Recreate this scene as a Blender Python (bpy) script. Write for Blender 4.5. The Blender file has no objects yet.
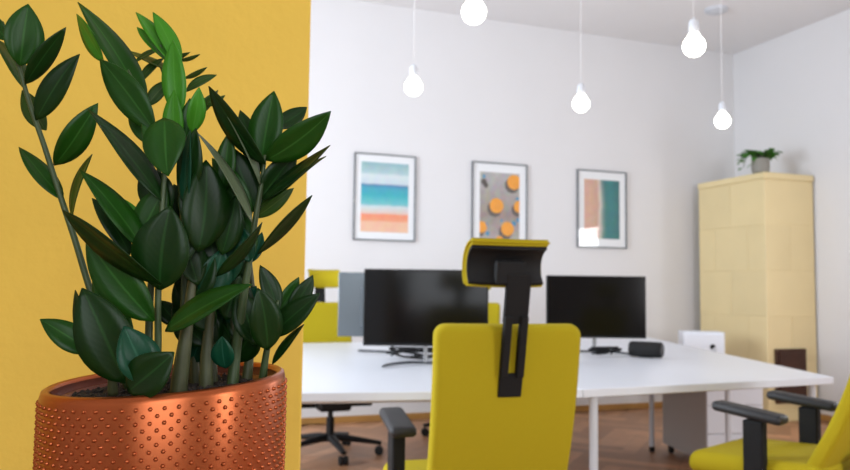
import bpy, bmesh, math, random
from mathutils import Vector, Matrix, Euler
random.seed(7)
S = bpy.context.scene
COL = S.collection
PI = math.pi
R = math.radians
# ------------------------------------------------------------------ camera
TH = R(20.06)                 # the room is turned against the line of sight
F = 775.0
CAMZ = 1.12
PITCH = math.atan(55.6/775); ROLL = 0.0124
FH = Vector((math.sin(TH), math.cos(TH), 0)); RT = Vector((math.cos(TH), -math.sin(TH), 0)); UPZ = Vector((0, 0, 1))
FW = (FH*math.cos(PITCH) + UPZ*math.sin(PITCH)).normalized()
U0 = RT.cross(FW).normalized()
CU = U0*math.cos(ROLL) - RT*math.sin(ROLL)
CR = RT*math.cos(ROLL) + U0*math.sin(ROLL)
CAM = Vector((0, 0, CAMZ))
cd = bpy.data.cameras.new('camera'); cam = bpy.data.objects.new('camera', cd); COL.objects.link(cam)
M = Matrix.Identity(4)
for i in range(3):
    M[i][0] = CR[i]; M[i][1] = CU[i]; M[i][2] = -FW[i]; M[i][3] = CAM[i]
cam.matrix_world = M
cd.sensor_width = 36; cd.lens = F/850*36; cd.clip_start = 0.05
cd.dof.use_dof = True; cd.dof.focus_distance = 0.74; cd.dof.aperture_fstop = 9.5
S.camera = cam

def ray(px, py): return FW*F + CR*(px-425) - CU*(py-235)
def P(px, py, d):             # point seen at a pixel, at a horizontal distance d ahead
    r = ray(px, py); return CAM + r*(d/r.dot(FH))
def PY(px, py, Y):
    r = ray(px, py); return CAM + r*(Y/r.y)
def PZ(px, py, z):
    r = ray(px, py); return CAM + r*((z-CAMZ)/r.z)
def V(x, d, z=0.0):           # right / ahead / up, seen from where the photographer stands
    return RT*x + FH*d + UPZ*z

# ------------------------------------------------------------------ world, lights, exposure
S.view_settings.view_transform = 'Standard'; S.view_settings.look = 'None'
S.view_settings.gamma = 1; S.view_settings.use_curve_mapping = False
S.view_settings.exposure = 0.38
w = bpy.data.worlds.new('world'); S.world = w; w.use_nodes = True
w.node_tree.nodes['Background'].inputs[0].default_value = (0.75, 0.85, 1.0, 1)
w.node_tree.nodes['Background'].inputs[1].default_value = 1.0
YB = 6.47; XR = 5.82; XL = -2.3; YR = -1.7; ZC = 3.66
def area(name, loc, rot, sx, sy, e, col):
    l = bpy.data.lights.new(name, 'AREA'); l.shape = 'RECTANGLE'; l.size = sx; l.size_y = sy; l.energy = e; l.color = col
    o = bpy.data.objects.new(name, l); o.location = loc; o.rotation_euler = rot; COL.objects.link(o); return o
# daylight through the windows (each lamp fills its own window opening)
area('daylight_left', (XL-.02, 3.9, 1.85), (0, R(-90), 0), 1.9, 1.9, 155, (0.82, 0.91, 1.0))
area('daylight_right', (XR+.02, 3.515, 1.46), (0, R(90), 0), 1.12, .62, 22, (0.96, 0.97, 1.0))
area('daylight_rear', (-0.3, YR-.02, 1.85), (R(90), 0, 0), 1.6, 1.9, 29, (0.96, 0.98, 1.0))
area('daylight_rear_right', (3.2, YR-.02, 1.85), (R(90), 0, 0), 1.1, 1.9, 60, (0.97, 0.98, 1.0))

# ------------------------------------------------------------------ materials
def lin(c):
    return tuple(((x/255)/12.92 if x/255 <= .04045 else ((x/255+.055)/1.055)**2.4) for x in c) + (1,)
MATS = {}
def mat(name, rgb, rough=.5, metal=0., spec=.5, noise=0., nscale=20, bump=0., bscale=60, coat=0., rough_var=0.):
    if name in MATS: return MATS[name]
    m = bpy.data.materials.new(name); m.use_nodes = True; nt = m.node_tree; b = nt.nodes['Principled BSDF']
    b.inputs['Roughness'].default_value = rough; b.inputs['Metallic'].default_value = metal
    b.inputs['Specular IOR Level'].default_value = spec; b.inputs['Coat Weight'].default_value = coat
    c = lin(rgb); tc = nt.nodes.new('ShaderNodeTexCoord')
    n = nt.nodes.new('ShaderNodeTexNoise'); n.inputs['Scale'].default_value = nscale; n.inputs['Detail'].default_value = 4
    nt.links.new(tc.outputs['Object'], n.inputs['Vector'])
    mx = nt.nodes.new('ShaderNodeMix'); mx.data_type = 'RGBA'
    k = noise
    mx.inputs[6].default_value = tuple(x*(1-k) for x in c[:3])+(1,); mx.inputs[7].default_value = tuple(min(1, x*(1+k)) for x in c[:3])+(1,)
    nt.links.new(n.outputs['Fac'], mx.inputs[0]); nt.links.new(mx.outputs[2], b.inputs['Base Color'])
    if bump:
        n2 = nt.nodes.new('ShaderNodeTexNoise'); n2.inputs['Scale'].default_value = bscale; n2.inputs['Detail'].default_value = 5
        nt.links.new(tc.outputs['Object'], n2.inputs['Vector'])
        bp = nt.nodes.new('ShaderNodeBump'); bp.inputs['Strength'].default_value = bump; bp.inputs['Distance'].default_value = .004
        nt.links.new(n2.outputs['Fac'], bp.inputs['Height']); nt.links.new(bp.outputs['Normal'], b.inputs['Normal'])
    MATS[name] = m; return m
white_wall = mat('white_wall', (225, 224, 225), .9, noise=.02, nscale=2, bump=.15, bscale=30)
ceil_m = mat('ceiling_paint', (232, 231, 232), .95, noise=.02, nscale=2)
yellow_wall = mat('yellow_plaster', (224, 188, 82), .8, spec=.25, noise=.05, nscale=5, bump=.35, bscale=45)
base_wood = mat('baseboard_wood', (176, 130, 70), .5, noise=.15, nscale=8)
fabric = mat('olive_yellow_fabric', (172, 154, 26), .9, spec=.2, noise=.08, nscale=300, bump=.3, bscale=700)
blackp = mat('black_plastic', (16, 16, 17), .5, noise=.1, nscale=30, spec=.3)
blackmat = mat('matt_black_plastic', (12, 12, 13), .7, noise=.1, nscale=30, spec=.3)
greyarm = mat('armrest_plastic', (26, 27, 30), .55, noise=.1, nscale=40)
laminate = mat('white_laminate', (224, 228, 236), .35, noise=.01, nscale=5)
legm = mat('white_metal', (205, 209, 216), .35, metal=.0, noise=.01, nscale=5)
shadelam = mat('shaded_laminate', (176, 172, 168), .5, noise=.02, nscale=5)  # white laminate greyed to paint in the shade beneath the desk
screen = mat('screen_glass', (7, 7, 8), .12, noise=.1, nscale=3, spec=.22)
silver = mat('silver_shell', (104, 112, 117), .22, metal=.55, noise=.05, nscale=2)
chrome = mat('brushed_steel', (150, 152, 155), .3, metal=.9, noise=.05, nscale=30)
darkmetal = mat('dark_metal', (60, 63, 68), .35, metal=.7, noise=.05, nscale=30)
frame_m = mat('frame_grey', (104, 107, 112), .45, noise=.05, nscale=30)
matboard = mat('mat_board', (242, 244, 246), .8, noise=.01)
iron = mat('brown_iron', (74, 46, 34), .5, metal=.4, noise=.35, nscale=14)
stove_base = (230, 210, 160)
soil_m = mat('soil', (50, 42, 38), .95, noise=.8, nscale=160, bump=1, bscale=300)
rubber = mat('rubber', (16, 16, 17), .8)
woodstand = mat('oak_stand', (150, 104, 62), .5, noise=.25, nscale=12)
speakercloth = mat('speaker_mesh', (16, 16, 18), .8, noise=.4, nscale=400, bump=.5, bscale=500)
clay = mat('grey_ceramic', (150, 146, 138), .6, noise=.1, nscale=20)

def glass_mat():
    m = bpy.data.materials.new('picture_glass'); m.use_nodes = True; nt = m.node_tree
    for n in list(nt.nodes): nt.nodes.remove(n)
    o = nt.nodes.new('ShaderNodeOutputMaterial'); mx = nt.nodes.new('ShaderNodeMixShader')
    t = nt.nodes.new('ShaderNodeBsdfTransparent'); g = nt.nodes.new('ShaderNodeBsdfGlossy'); g.inputs['Roughness'].default_value = .02
    lw = nt.nodes.new('ShaderNodeLayerWeight'); pw = nt.nodes.new('ShaderNodeMath'); pw.operation = 'POWER'; pw.inputs[1].default_value = 5
    nt.links.new(lw.outputs['Facing'], pw.inputs[0]); lw.inputs[0].default_value = .5
    fr = nt.nodes.new('ShaderNodeMath'); fr.operation = 'MULTIPLY_ADD'; fr.inputs[1].default_value = .92; fr.inputs[2].default_value = .07; nt.links.new(pw.outputs[0], fr.inputs[0])
    nt.links.new(fr.outputs[0], mx.inputs[0]); nt.links.new(t.outputs[0], mx.inputs[1]); nt.links.new(g.outputs[0], mx.inputs[2])
    nt.links.new(mx.outputs[0], o.inputs[0]); return m
glass = glass_mat()
def emis(name, rgb, s):
    m = bpy.data.materials.new(name); m.use_nodes = True; b = m.node_tree.nodes['Principled BSDF']
    b.inputs['Base Color'].default_value = (1, 1, 1, 1); b.inputs['Emission Color'].default_value = rgb+(1,); b.inputs['Emission Strength'].default_value = s
    return m
bulb_m = emis('lit_bulb', (1, .95, .86), 9)

# ------------------------------------------------------------------ mesh helpers
def obj(name, bm, m, parent=None, smooth=False, loc=None):
    me = bpy.data.meshes.new(name); bm.to_mesh(me); bm.free()
    for x in (m if isinstance(m, (list, tuple)) else [m]): me.materials.append(x)
    if smooth:
        for p in me.polygons: p.use_smooth = True
    o = bpy.data.objects.new(name, me); COL.objects.link(o)
    if parent is not None: o.parent = parent
    if loc is not None: o.location = loc
    return o
def smooth_angle(o, a=35):
    me = o.data
    for p in me.polygons: p.use_smooth = True
    bm = bmesh.new(); bm.from_mesh(me)
    for e in bm.edges:
        if len(e.link_faces) == 2 and e.calc_face_angle(0) > R(a): e.smooth = False
    bm.to_mesh(me); bm.free(); return o
def thing(name, label, cat, loc=(0, 0, 0), rotz=0, group=None):
    o = bpy.data.objects.new(name, None); COL.objects.link(o); o.location = loc; o.rotation_euler = (0, 0, rotz)
    o.empty_display_size = .1; o['label'] = label; o['category'] = cat
    if group: o['group'] = group
    return o
def tag(o, label, cat, group=None):
    o['label'] = label; o['category'] = cat
    if group: o['group'] = group
    return o
def struct(name, bm, m):
    o = obj(name, bm, m); o['kind'] = 'structure'; return o
def box(bm, x0, x1, y0, y1, z0, z1, bev=0., seg=2, mt=None, mi=0):
    r = bmesh.ops.create_cube(bm, size=1); vs = r['verts']
    for v in vs: v.co = Vector(((x0+x1)/2+v.co.x*(x1-x0), (y0+y1)/2+v.co.y*(y1-y0), (z0+z1)/2+v.co.z*(z1-z0)))
    fs = set(f for v in vs for f in v.link_faces)
    if bev:
        es = list(set(e for v in vs for e in v.link_edges))
        r2 = bmesh.ops.bevel(bm, geom=es, offset=bev, segments=seg, affect='EDGES', profile=.5)
        vs = list(set(v for f in r2['faces'] for v in f.verts) | set(v for v in vs if v.is_valid))
        fs = set(f for v in vs for f in v.link_faces)
    for f in fs: f.material_index = mi
    if mt is not None:
        for v in vs: v.co = mt @ v.co
    return vs
def tube(bm, pts, rad, n=10, cap=True, flat=1.0):
    pts = [Vector(p) for p in pts]; rr = rad if isinstance(rad, (list, tuple)) else [rad]*len(pts)
    rings = []; up = None
    for i, p in enumerate(pts):
        t = (pts[min(i+1, len(pts)-1)]-pts[max(i-1, 0)]).normalized()
        if up is None: up = Vector((0, 0, 1)) if abs(t.z) < .9 else Vector((0, 1, 0))
        a = t.cross(up).normalized(); b = a.cross(t).normalized(); up = b
        rings.append([bm.verts.new(p + a*math.cos(2*PI*k/n)*rr[i] + b*math.sin(2*PI*k/n)*rr[i]*flat) for k in range(n)])
    for r0, r1 in zip(rings, rings[1:]):
        for k in range(n): bm.faces.new((r0[k], r0[(k+1) % n], r1[(k+1) % n], r1[k]))
    if cap: bm.faces.new(rings[0][::-1]); bm.faces.new(rings[-1])
def lathe(bm, prof, n=32, c=(0, 0, 0)):
    c = Vector(c); rings = []
    for r, z in prof:
        if r < 1e-6: rings.append([bm.verts.new(c+Vector((0, 0, z)))])
        else: rings.append([bm.verts.new(c+Vector((r*math.cos(2*PI*k/n), r*math.sin(2*PI*k/n), z))) for k in range(n)])
    for a, b in zip(rings, rings[1:]):
        for k in range(n):
            q = (k+1) % n
            if len(a) == 1 and len(b) == 1: continue
            if len(a) == 1: bm.faces.new((a[0], b[q], b[k]))
            elif len(b) == 1: bm.faces.new((a[k], a[q], b[0]))
            else: bm.faces.new((a[k], a[q], b[q], b[k]))
def spline(pts, n=8):
    pts = [Vector(p) for p in pts]; out = []
    q = [pts[0]*2-pts[1]]+pts+[pts[-1]*2-pts[-2]]
    for i in range(1, len(q)-2):
        for k in range(n):
            t = k/n; a, b, c, d = q[i-1:i+3]
            out.append(.5*((2*b)+(-a+c)*t+(2*a-5*b+4*c-d)*t*t+(-a+3*b-3*c+d)*t**3))
    out.append(pts[-1]); return out
def prism(bm, poly, z0, z1, mt=None, bev=0):
    a = [bm.verts.new(Vector((x, y, z0))) for x, y in poly]; b = [bm.verts.new(Vector((x, y, z1))) for x, y in poly]
    n = len(poly); fs = [bm.faces.new(a[::-1]), bm.faces.new(b)]
    for k in range(n): fs.append(bm.faces.new((a[k], a[(k+1) % n], b[(k+1) % n], b[k])))
    if bev:
        es = list(set(e for f in fs for e in f.edges)); bmesh.ops.bevel(bm, geom=es, offset=bev, segments=2, affect='EDGES', profile=.5)
    if mt is not None:
        for v in bm.verts: v.co = mt @ v.co
def clone(o, parent=None):
    c = o.copy(); COL.objects.link(c); c.parent = parent
    for ch in list(o.children): clone(ch, c)
    return c

# ------------------------------------------------------------------ room
# herringbone parquet
def floor_bm():
    bm = bmesh.new(); cl = bm.loops.layers.color.new('tone'); W = .11; L = .55; k = int(L/W)
    rnd = random.Random(3)
    def plank(cx, cy, w_, l_, ang):
        c, s = math.cos(ang), math.sin(ang); t = rnd.random()
        vs = []
        for a, b in ((-1, -1), (1, -1), (1, 1), (-1, 1)):
            x = a*(w_/2-.0012); y = b*(l_/2-.0012)
            vs.append((cx+x*c-y*s, cy+x*s+y*c))
        if max(v[0] for v in vs) > XR+.05 or min(v[0] for v in vs) < XL-.05 or max(v[1] for v in vs) > YB+.05 or min(v[1] for v in vs) < YR-.05:
            vs = [(min(max(x, XL), XR), min(max(y, YR), YB)) for x, y in vs]
            ar = 0
            for i in range(4): ar += vs[i][0]*vs[(i+1) % 4][1]-vs[(i+1) % 4][0]*vs[i][1]
            if abs(ar) < 1e-5: return
        f = bm.faces.new([bm.verts.new((x, y, 0)) for x, y in vs])
        for lp in f.loops: lp[cl] = (t, t, t, 1)
    q = 1/math.sqrt(2)
    n = 34
    for i in range(-n*2, n*2):
        for j in range(-14, 15):
            # herringbone in rotated frame (u, v)
            for typ in (0, 1):
                u0 = i*W + j*L*1.0; v0 = i*W - j*L*1.0
                if typ == 0: u, v_, w_, l_, a = u0+L/2, v0+W/2, W, L, PI/2
                else: u, v_, w_, l_, a = u0+W/2-0*W, v0+W+L/2, W, L, 0
                x = (u-v_)*q+1.8; y = (u+v_)*q+2.4
                if XL-.4 < x < XR+.4 and YR-.4 < y < YB+.4: plank(x, y, w_, l_, a+PI/4)
    for x0, x1, y0, y1, z in ((XL-.1, XR+.1, YR-.1, YB+.1, -.003),):
        f = bm.faces.new([bm.verts.new(p) for p in ((x0, y0, z), (x1, y0, z), (x1, y1, z), (x0, y1, z))])
        for lp in f.loops: lp[cl] = (0, 0, 0, 1)
    return bm
pm = mat('oak_parquet', (206, 152, 112), .45, noise=.2, nscale=9)
nt = pm.node_tree; b = nt.nodes['Principled BSDF']; mixn = [n for n in nt.nodes if n.type == 'MIX'][0]
at = nt.nodes.new('ShaderNodeVertexColor'); at.layer_name = 'tone'
m2 = nt.nodes.new('ShaderNodeMix'); m2.data_type = 'RGBA'; m2.blend_type = 'MULTIPLY'; m2.inputs[0].default_value = .38
nt.links.new(mixn.outputs[2], m2.inputs[6]); nt.links.new(at.outputs['Color'], m2.inputs[7]); nt.links.new(m2.outputs[2], b.inputs['Base Color'])
struct('floor', floor_bm(), pm)

def wall_with_hole(axis, c0, c1, a0, a1, ha0, ha1, hz0, hz1):
    bm = bmesh.new()
    def bx(p0, p1, z0, z1):
        if axis == 'x': box(bm, c0, c1, p0, p1, z0, z1)
        else: box(bm, p0, p1, c0, c1, z0, z1)
    cuts = sorted(ha0) if isinstance(ha0, list) else [(ha0, ha1)]
    bx(a0, a1, 0, hz0); bx(a0, a1, hz1, ZC)
    p = a0
    for s, e in cuts: bx(p, s, hz0, hz1); p = e
    bx(p, a1, hz0, hz1); return bm
bm = bmesh.new(); box(bm, XL-.2, XR+.2, YB, YB+.2, 0, ZC); struct('wall_back', bm, white_wall)
struct('wall_right', wall_with_hole('x', XR, XR+.2, YR, YB, 3.2, 3.83, .9, 2.02), white_wall)
struct('wall_left', wall_with_hole('x', XL-.2, XL, YR, YB, 2.95, 4.85, .9, 2.8), white_wall)
struct('wall_rear', wall_with_hole('y', YR-.2, YR, XL-.2, XR+.2, [(-1.1, .5), (2.65, 3.75)], None, .9, 2.8), white_wall)
bm = bmesh.new(); box(bm, XL-.2, XR+.2, YR-.2, YB+.2, ZC, ZC+.15); struct('ceiling', bm, ceil_m)
# yellow partition the plant stands before
c = PY(306, 235, 1.6)
XE = c.x
bm = bmesh.new(); box(bm, XL, XE, 1.6, 1.74, 0, ZC, .004, 1); wf = struct('wall_front', bm, [yellow_wall, white_wall])
for p in wf.data.polygons:        # unseen back set white, added to keep yellow bounce off the desks
    if p.normal.y > .5: p.material_index = 1
bm = bmesh.new(); box(bm, XL, XR, YB-.018, YB, 0, .055, .003, 1); struct('baseboard_back', bm, base_wood)
bm = bmesh.new(); box(bm, XR-.018, XR, YR, YB-.018, 0, .055, .003, 1); struct('baseboard_right', bm, base_wood)
def window(i, axis, c, a0, a1, z0=.9, z1=2.8):
    bm = bmesh.new(); t = .05
    def bx(p0, p1, q0, q1, d=.03):
        if axis == 'x': box(bm, c-d, c+d, p0, p1, q0, q1)
        else: box(bm, p0, p1, c-d, c+d, q0, q1)
    bx(a0, a1, z0, z0+t); bx(a0, a1, z1-t, z1); bx(a0, a0+t, z0+t, z1-t); bx(a1-t, a1, z0+t, z1-t)
    mid = (a0+a1)/2; bx(mid-.02, mid+.02, z0+t, z1-t)
    o = struct('window_%d' % i, bm, legm)
window(1, 'x', XR+.1, 3.2, 3.83, .9, 2.02); window(2, 'x', XL-.1, 2.95, 4.85); window(3, 'y', YR-.1, -1.1, .5); window(4, 'y', YR-.1, 2.65, 3.75)

# ------------------------------------------------------------------ tiled stove in the corner
def stove_mat():
    m = mat('stove_tiles', stove_base[:3], .38, noise=.07, nscale=3, coat=.2)
    nt = m.node_tree; b = nt.nodes['Principled BSDF']; mixn = [n for n in nt.nodes if n.type == 'MIX'][0]
    # each tile has a slightly different glaze
    gn = nt.nodes.new('ShaderNodeNewGeometry'); mr = nt.nodes.new('ShaderNodeMapRange')
    mr.inputs[3].default_value = .95; mr.inputs[4].default_value = 1.03
    nt.links.new(gn.outputs['Random Per Island'], mr.inputs[0])
    m2 = nt.nodes.new('ShaderNodeMix'); m2.data_type = 'RGBA'; m2.blend_type = 'MULTIPLY'; m2.inputs[0].default_value = 1
    cb = nt.nodes.new('ShaderNodeCombineColor')
    for k in range(3): nt.links.new(mr.outputs[0], cb.inputs[k])
    nt.links.new(mixn.outputs[2], m2.inputs[6]); nt.links.new(cb.outputs[0], m2.inputs[7]); nt.links.new(m2.outputs[2], b.inputs['Base Color'])
    return m
SX0, SX1, SY0, SY1, SH = 5.235, 5.80, 5.45, 6.33, 2.225
stove = thing('tiled_stove', 'tall pale yellow tiled stove standing in the corner of the room', 'stove', (SX0, SY0, 0))
W_, D_ = SX1-SX0, SY1-SY0
bm = bmesh.new(); g = .0012
box(bm, .0035, W_-.012, .0035, D_-.012, 0, SH-.01)
rows_ = 5; hz = (SH-.16)/rows_
for i in range(rows_):
    z0 = .10+i*hz; z1 = z0+hz
    off = i % 2
    xs = [0, W_] if not off else [0, W_*.5, W_]
    ys = [0, D_/2, D_] if not off else [0, D_/4, 3*D_/4, D_]
    for a, b_ in zip(xs, xs[1:]):
        box(bm, a+g, b_-g, 0, .03, z0+g, z1-g, .004, 2)
    for a, b_ in zip(ys, ys[1:]):
        box(bm, -.001, .03, a+g, b_-g, z0+g, z1-g, .004, 2)
obj('tile_body', bm, stove_mat(), stove)
bm = bmesh.new(); box(bm, -.012, W_, -.012, D_, SH-.06, SH, .008, 3); obj('cornice', bm, MATS['stove_tiles'], stove)
bm = bmesh.new(); box(bm, -.012, W_, -.012, D_, 0, .10, .006, 2); obj('plinth', bm, MATS['stove_tiles'], stove)
# fire door
a = PY(774, 349, SY0); b_ = PY(805, 402, SY0)
dx0, dx1, dz0, dz1 = a.x-SX0, b_.x-SX0, b_.z, a.z
bm = bmesh.new(); box(bm, dx0, dx1, -.03, -.001, dz0, dz1, .006, 2)
fd = obj('fire_door', bm, iron, stove)
bm = bmesh.new(); box(bm, dx0+.03, dx1-.03, -.045, -.03, dz0+.03, (dz0+dz1)/2-.01, .004, 2); box(bm, dx0+.03, dx1-.03, -.045, -.03, (dz0+dz1)/2+.01, dz1-.03, .004, 2)
obj('door_panel', bm, iron, fd)
bm = bmesh.new(); tube(bm, [(dx1-.06, -.03, dz0-.035), (dx1-.06, -.06, dz0-.035), (dx1-.13, -.06, dz0-.035)], .008); obj('damper_handle', bm, darkmetal, stove, True)

# ------------------------------------------------------------------ framed pictures
def picture(tl, tr, bl, br, label, maker, mgf=.14):
    p = [PY(x, y, YB-.001) for x, y in (tl, tr, bl, br)]
    x0 = (p[0].x+p[2].x)/2; x1 = (p[1].x+p[3].x)/2; z1 = (p[0].z+p[1].z)/2; z0 = (p[2].z+p[3].z)/2
    W = x1-x0; H = z1-z0
    t = thing('framed_picture', label, 'picture', (x0, YB, z0), 0, 'framed prints on the back wall')
    bm = bmesh.new(); f = .010; dp = -.028
    box(bm, 0, W, dp, -.001, 0, f, .001, 1); box(bm, 0, W, dp, -.001, H-f, H, .001, 1)
    box(bm, 0, f, dp, -.001, f, H-f, .001, 1); box(bm, W-f, W, dp, -.001, f, H-f, .001, 1)
    obj('frame', bm, frame_m, t)
    bm = bmesh.new(); box(bm, f, W-f, -.012, -.002, f, H-f); obj('mat_board', bm, matboard, t)
    mg = mgf*W
    bm, mats = maker(mg, W-mg, mg*1.15, H-mg*1.15); obj('print', bm, mats, t)
    bm = bmesh.new(); bm.faces.new([bm.verts.new((x, -.02, z)) for x, z in ((f, f), (W-f, f), (W-f, H-f), (f, H-f))]); obj('glass', bm, glass, t)
    return t
def ramp_mat(name, axis, stops, x0, x1, nsc=6, namp=.06, blotch=.15):
    m = bpy.data.materials.new(name); m.use_nodes = True; nt = m.node_tree; b = nt.nodes['Principled BSDF']; b.inputs['Roughness'].default_value = .5
    tc = nt.nodes.new('ShaderNodeTexCoord'); sp = nt.nodes.new('ShaderNodeSeparateXYZ'); nt.links.new(tc.outputs['Object'], sp.inputs[0])
    mr = nt.nodes.new('ShaderNodeMapRange'); mr.inputs[1].default_value = x0; mr.inputs[2].default_value = x1
    nt.links.new(sp.outputs[axis], mr.inputs[0])
    n = nt.nodes.new('ShaderNodeTexNoise'); n.inputs['Scale'].default_value = nsc; n.inputs['Detail'].default_value = 5; nt.links.new(tc.outputs['Object'], n.inputs['Vector'])
    ma = nt.nodes.new('ShaderNodeMath'); ma.operation = 'MULTIPLY_ADD'; ma.inputs[1].default_value = namp; nt.links.new(n.outputs['Fac'], ma.inputs[0]); nt.links.new(mr.outputs[0], ma.inputs[2])
    cr = nt.nodes.new('ShaderNodeValToRGB'); el = cr.color_ramp.elements
    el[0].position = stops[0][0]; el[0].color = lin(stops[0][1]); el[1].position = stops[-1][0]; el[1].color = lin(stops[-1][1])
    for p_, c_ in stops[1:-1]: e = el.new(p_); e.color = lin(c_)
    nt.links.new(ma.outputs[0], cr.inputs[0])
    n2 = nt.nodes.new('ShaderNodeTexNoise'); n2.inputs['Scale'].default_value = 18; n2.inputs['Detail'].default_value = 6; nt.links.new(tc.outputs['Object'], n2.inputs['Vector'])
    mx = nt.nodes.new('ShaderNodeMix'); mx.data_type = 'RGBA'; mx.blend_type = 'SOFT_LIGHT'; mx.inputs[0].default_value = blotch*3
    nt.links.new(cr.outputs[0], mx.inputs[6]); nt.links.new(n2.outputs['Color'], mx.inputs[7]); nt.links.new(mx.outputs[2], b.inputs['Base Color'])
    return m
def quad(bm, x0, x1, z0, z1, y=-.0135, mi=0):
    f = bm.faces.new([bm.verts.new((x, y, z)) for x, z in ((x0, z0), (x1, z0), (x1, z1), (x0, z1))]); f.material_index = mi
def mk_beach(x0, x1, z0, z1):
    bm = bmesh.new(); quad(bm, x0, x1, z0, z1)
    return bm, ramp_mat('beach_print', 2, [(0, (240, 196, 166)), (.17, (240, 190, 160)), (.19, (240, 160, 120)), (.27, (243, 150, 112)), (.30, (228, 205, 195)), (.38, (210, 222, 224)), (.42, (110, 196, 200)), (.55, (45, 178, 190)), (.66, (60, 165, 190)), (.70, (70, 130, 175)), (.73, (205, 220, 228)), (.84, (215, 228, 230)), (.88, (175, 205, 208)), (1, (150, 190, 196))], z0, z1, 5, .05, .12)
def mk_sand(x0, x1, z0, z1):
    bm = bmesh.new(); quad(bm, x0, x1, z0, z1)
    return bm, ramp_mat('shore_print', 0, [(0, (214, 170, 146)), (.25, (216, 172, 150)), (.45, (205, 165, 140)), (.52, (220, 208, 196)), (.60, (120, 150, 140)), (.68, (28, 120, 120)), (.85, (20, 125, 125)), (1, (26, 110, 112))], x0, x1, 4, .16, .15)
orange = mat('print_orange', (244, 160, 30), .5, noise=.15, nscale=12); pblue = mat('print_blue', (60, 140, 180), .5, noise=.3, nscale=40)
pblack = mat('print_shadow', (90, 82, 78), .5, noise=.2, nscale=20)
def mk_umb(x0, x1, z0, z1):
    bm = bmesh.new(); quad(bm, x0, x1, z0, z1); W = x1-x0; H = z1-z0
    def disc(u, v, r, mi, dy):
        pts = []
        for k in range(20):
            a = 2*PI*k/20; rr = r*(1+.05*(k % 2))
            x = min(max(x0+u*W+rr*W*math.cos(a), x0), x1); z = min(max(z0+v*H+rr*W*math.sin(a), z0), z1); pts.append((x, z))
        f = bm.faces.new([bm.verts.new((x, -.0135-dy, z)) for x, z in pts]); f.material_index = mi
    for u, v, r_ in ((.42, .50, .17), (.05, .17, .13), (.70, .16, .16), (.86, .87, .17), (1.0, .50, .14), (.5, -.02, .1)):
        disc(u-.05, v-.05, r_*1.05, 2, .0004); disc(u, v, r_, 1, .0008)
    for u, v, r_ in ((.16, .20, .05), (.86, .24, .06), (.2, .08, .05), (.95, .62, .04), (.1, .93, .04), (.97, .3, .05), (.55, .28, .03)): disc(u, v, r_, 3, .0006)
    for u, v, r_ in ((.1, .85, .07), (.15, .8, .06)): disc(u, v, r_, 2, .0005)
    return bm, [ramp_mat('parasol_print', 2, [(0, (178, 172, 168)), (.45, (150, 138, 130)), (.6, (158, 148, 142)), (1, (176, 176, 172))], z0, z1, 6, .2, .2), orange, pblack, pblue]
picture((355, 152.5), (416.5, 157), (351.5, 239), (413, 242.5), 'framed print of turquoise sea and orange sand, left of three on the back wall', mk_beach, .115)
picture((471.5, 161), (526, 165.5), (471, 248), (526.5, 250), 'framed print of orange parasols seen from above, between the two shore prints', mk_umb)
picture((575.5, 169.5), (624.5, 172.5), (577.5, 247.5), (626.5, 248.5), 'framed print of pink sand beside dark teal water, right of three', mk_sand)

# ------------------------------------------------------------------ desks
DZ = .74; DT = .033
def toxy(v): return (v.x, v.y)
FLc = PZ(583.5, 389.5, DZ); FRc = PZ(834, 377, DZ)
L0 = PZ(302, 393, DZ)
dirL = (L0-FLc); LLc = FLc + dirL.normalized()*1.42
RRc = PZ(661, 340, DZ)      # on the right edge, far
eR = (RRc-FRc)
RearR = FRc + eR*(3.15/eR.length)
RearL0 = PZ(304, 343, DZ)
uR = (RearR-RearL0); 
RearL = RearL0 - uR.normalized()*.5
RearM = RearL0 + (RearR-RearL0)*((FLc.x+.05-RearL0.x)/(RearR.x-RearL0.x))
def lerp(a, b, t): return a+(b-a)*t
ML, MM, MR = lerp(LLc, RearL, .5), lerp(FLc, RearM, .5), lerp(FRc, RearR, .5)
def desk(poly, label, legs):
    c = sum(poly, Vector())/4; c.z = 0
    t = thing('desk', label, 'desk', c, 0, 'white desks pushed together')
    ins = []
    for p in poly: q = p-c; ins.append(q - Vector((q.x, q.y, 0)).normalized()*.002)
    bm = bmesh.new(); prism(bm, [(q.x, q.y) for q in ins], DZ-DT, DZ, None, .003); obj('tabletop', bm, laminate, t)
    fr = bmesh.new()
    cor = [Vector((q.x, q.y, 0))*.72 for q in ins]
    for a, b_ in zip(cor, cor[1:]+cor[:1]):
        tube(fr, [(a.x, a.y, DZ-DT-.02), (b_.x, b_.y, DZ-DT-.02)], .015, 6)
    obj('under_frame', fr, legm, t)
    for lp in legs:
        q = lp-c; bm = bmesh.new(); tube(bm, [(q.x, q.y, .03), (q.x, q.y, DZ-DT)], .0175, 16)
        l = obj('leg', bm, legm, t, False); smooth_angle(l)
        bm = bmesh.new(); tube(bm, [(q.x, q.y, 0), (q.x, q.y, .035)], .019, 16); f = obj('leg_foot', bm, rubber, l); smooth_angle(f)
    return t
def inset(p, poly, a=.07, b=None):
    c = sum(poly, Vector())/4; q = (c-p); q.z = 0; r_ = p+q.normalized()*a*1.4; r_.z = 0; return r_
pA = [LLc, FLc, MM, ML]; pB = [FLc, FRc, MR, MM]; pC = [ML, MM, RearM, RearL]; pD = [MM, MR, RearR, RearM]
leg593 = P(593.5, 400, (FLc.dot(FH))+.07); leg593.z = 0
leg652 = PZ(652, 451.5, 0); leg728 = P(728, 400, 4.62); leg728.z = 0
lg = V(1.84, 3.66)
def at(px, d):
    v = P(px, 400, d); v.z = 0; return v
desk(pA, 'white desk behind the foreground chair, nearest on the left side of the group', [inset(LLc, pA), inset(ML, pA), inset(MM, pA), inset(FLc, pA, .12)])
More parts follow.
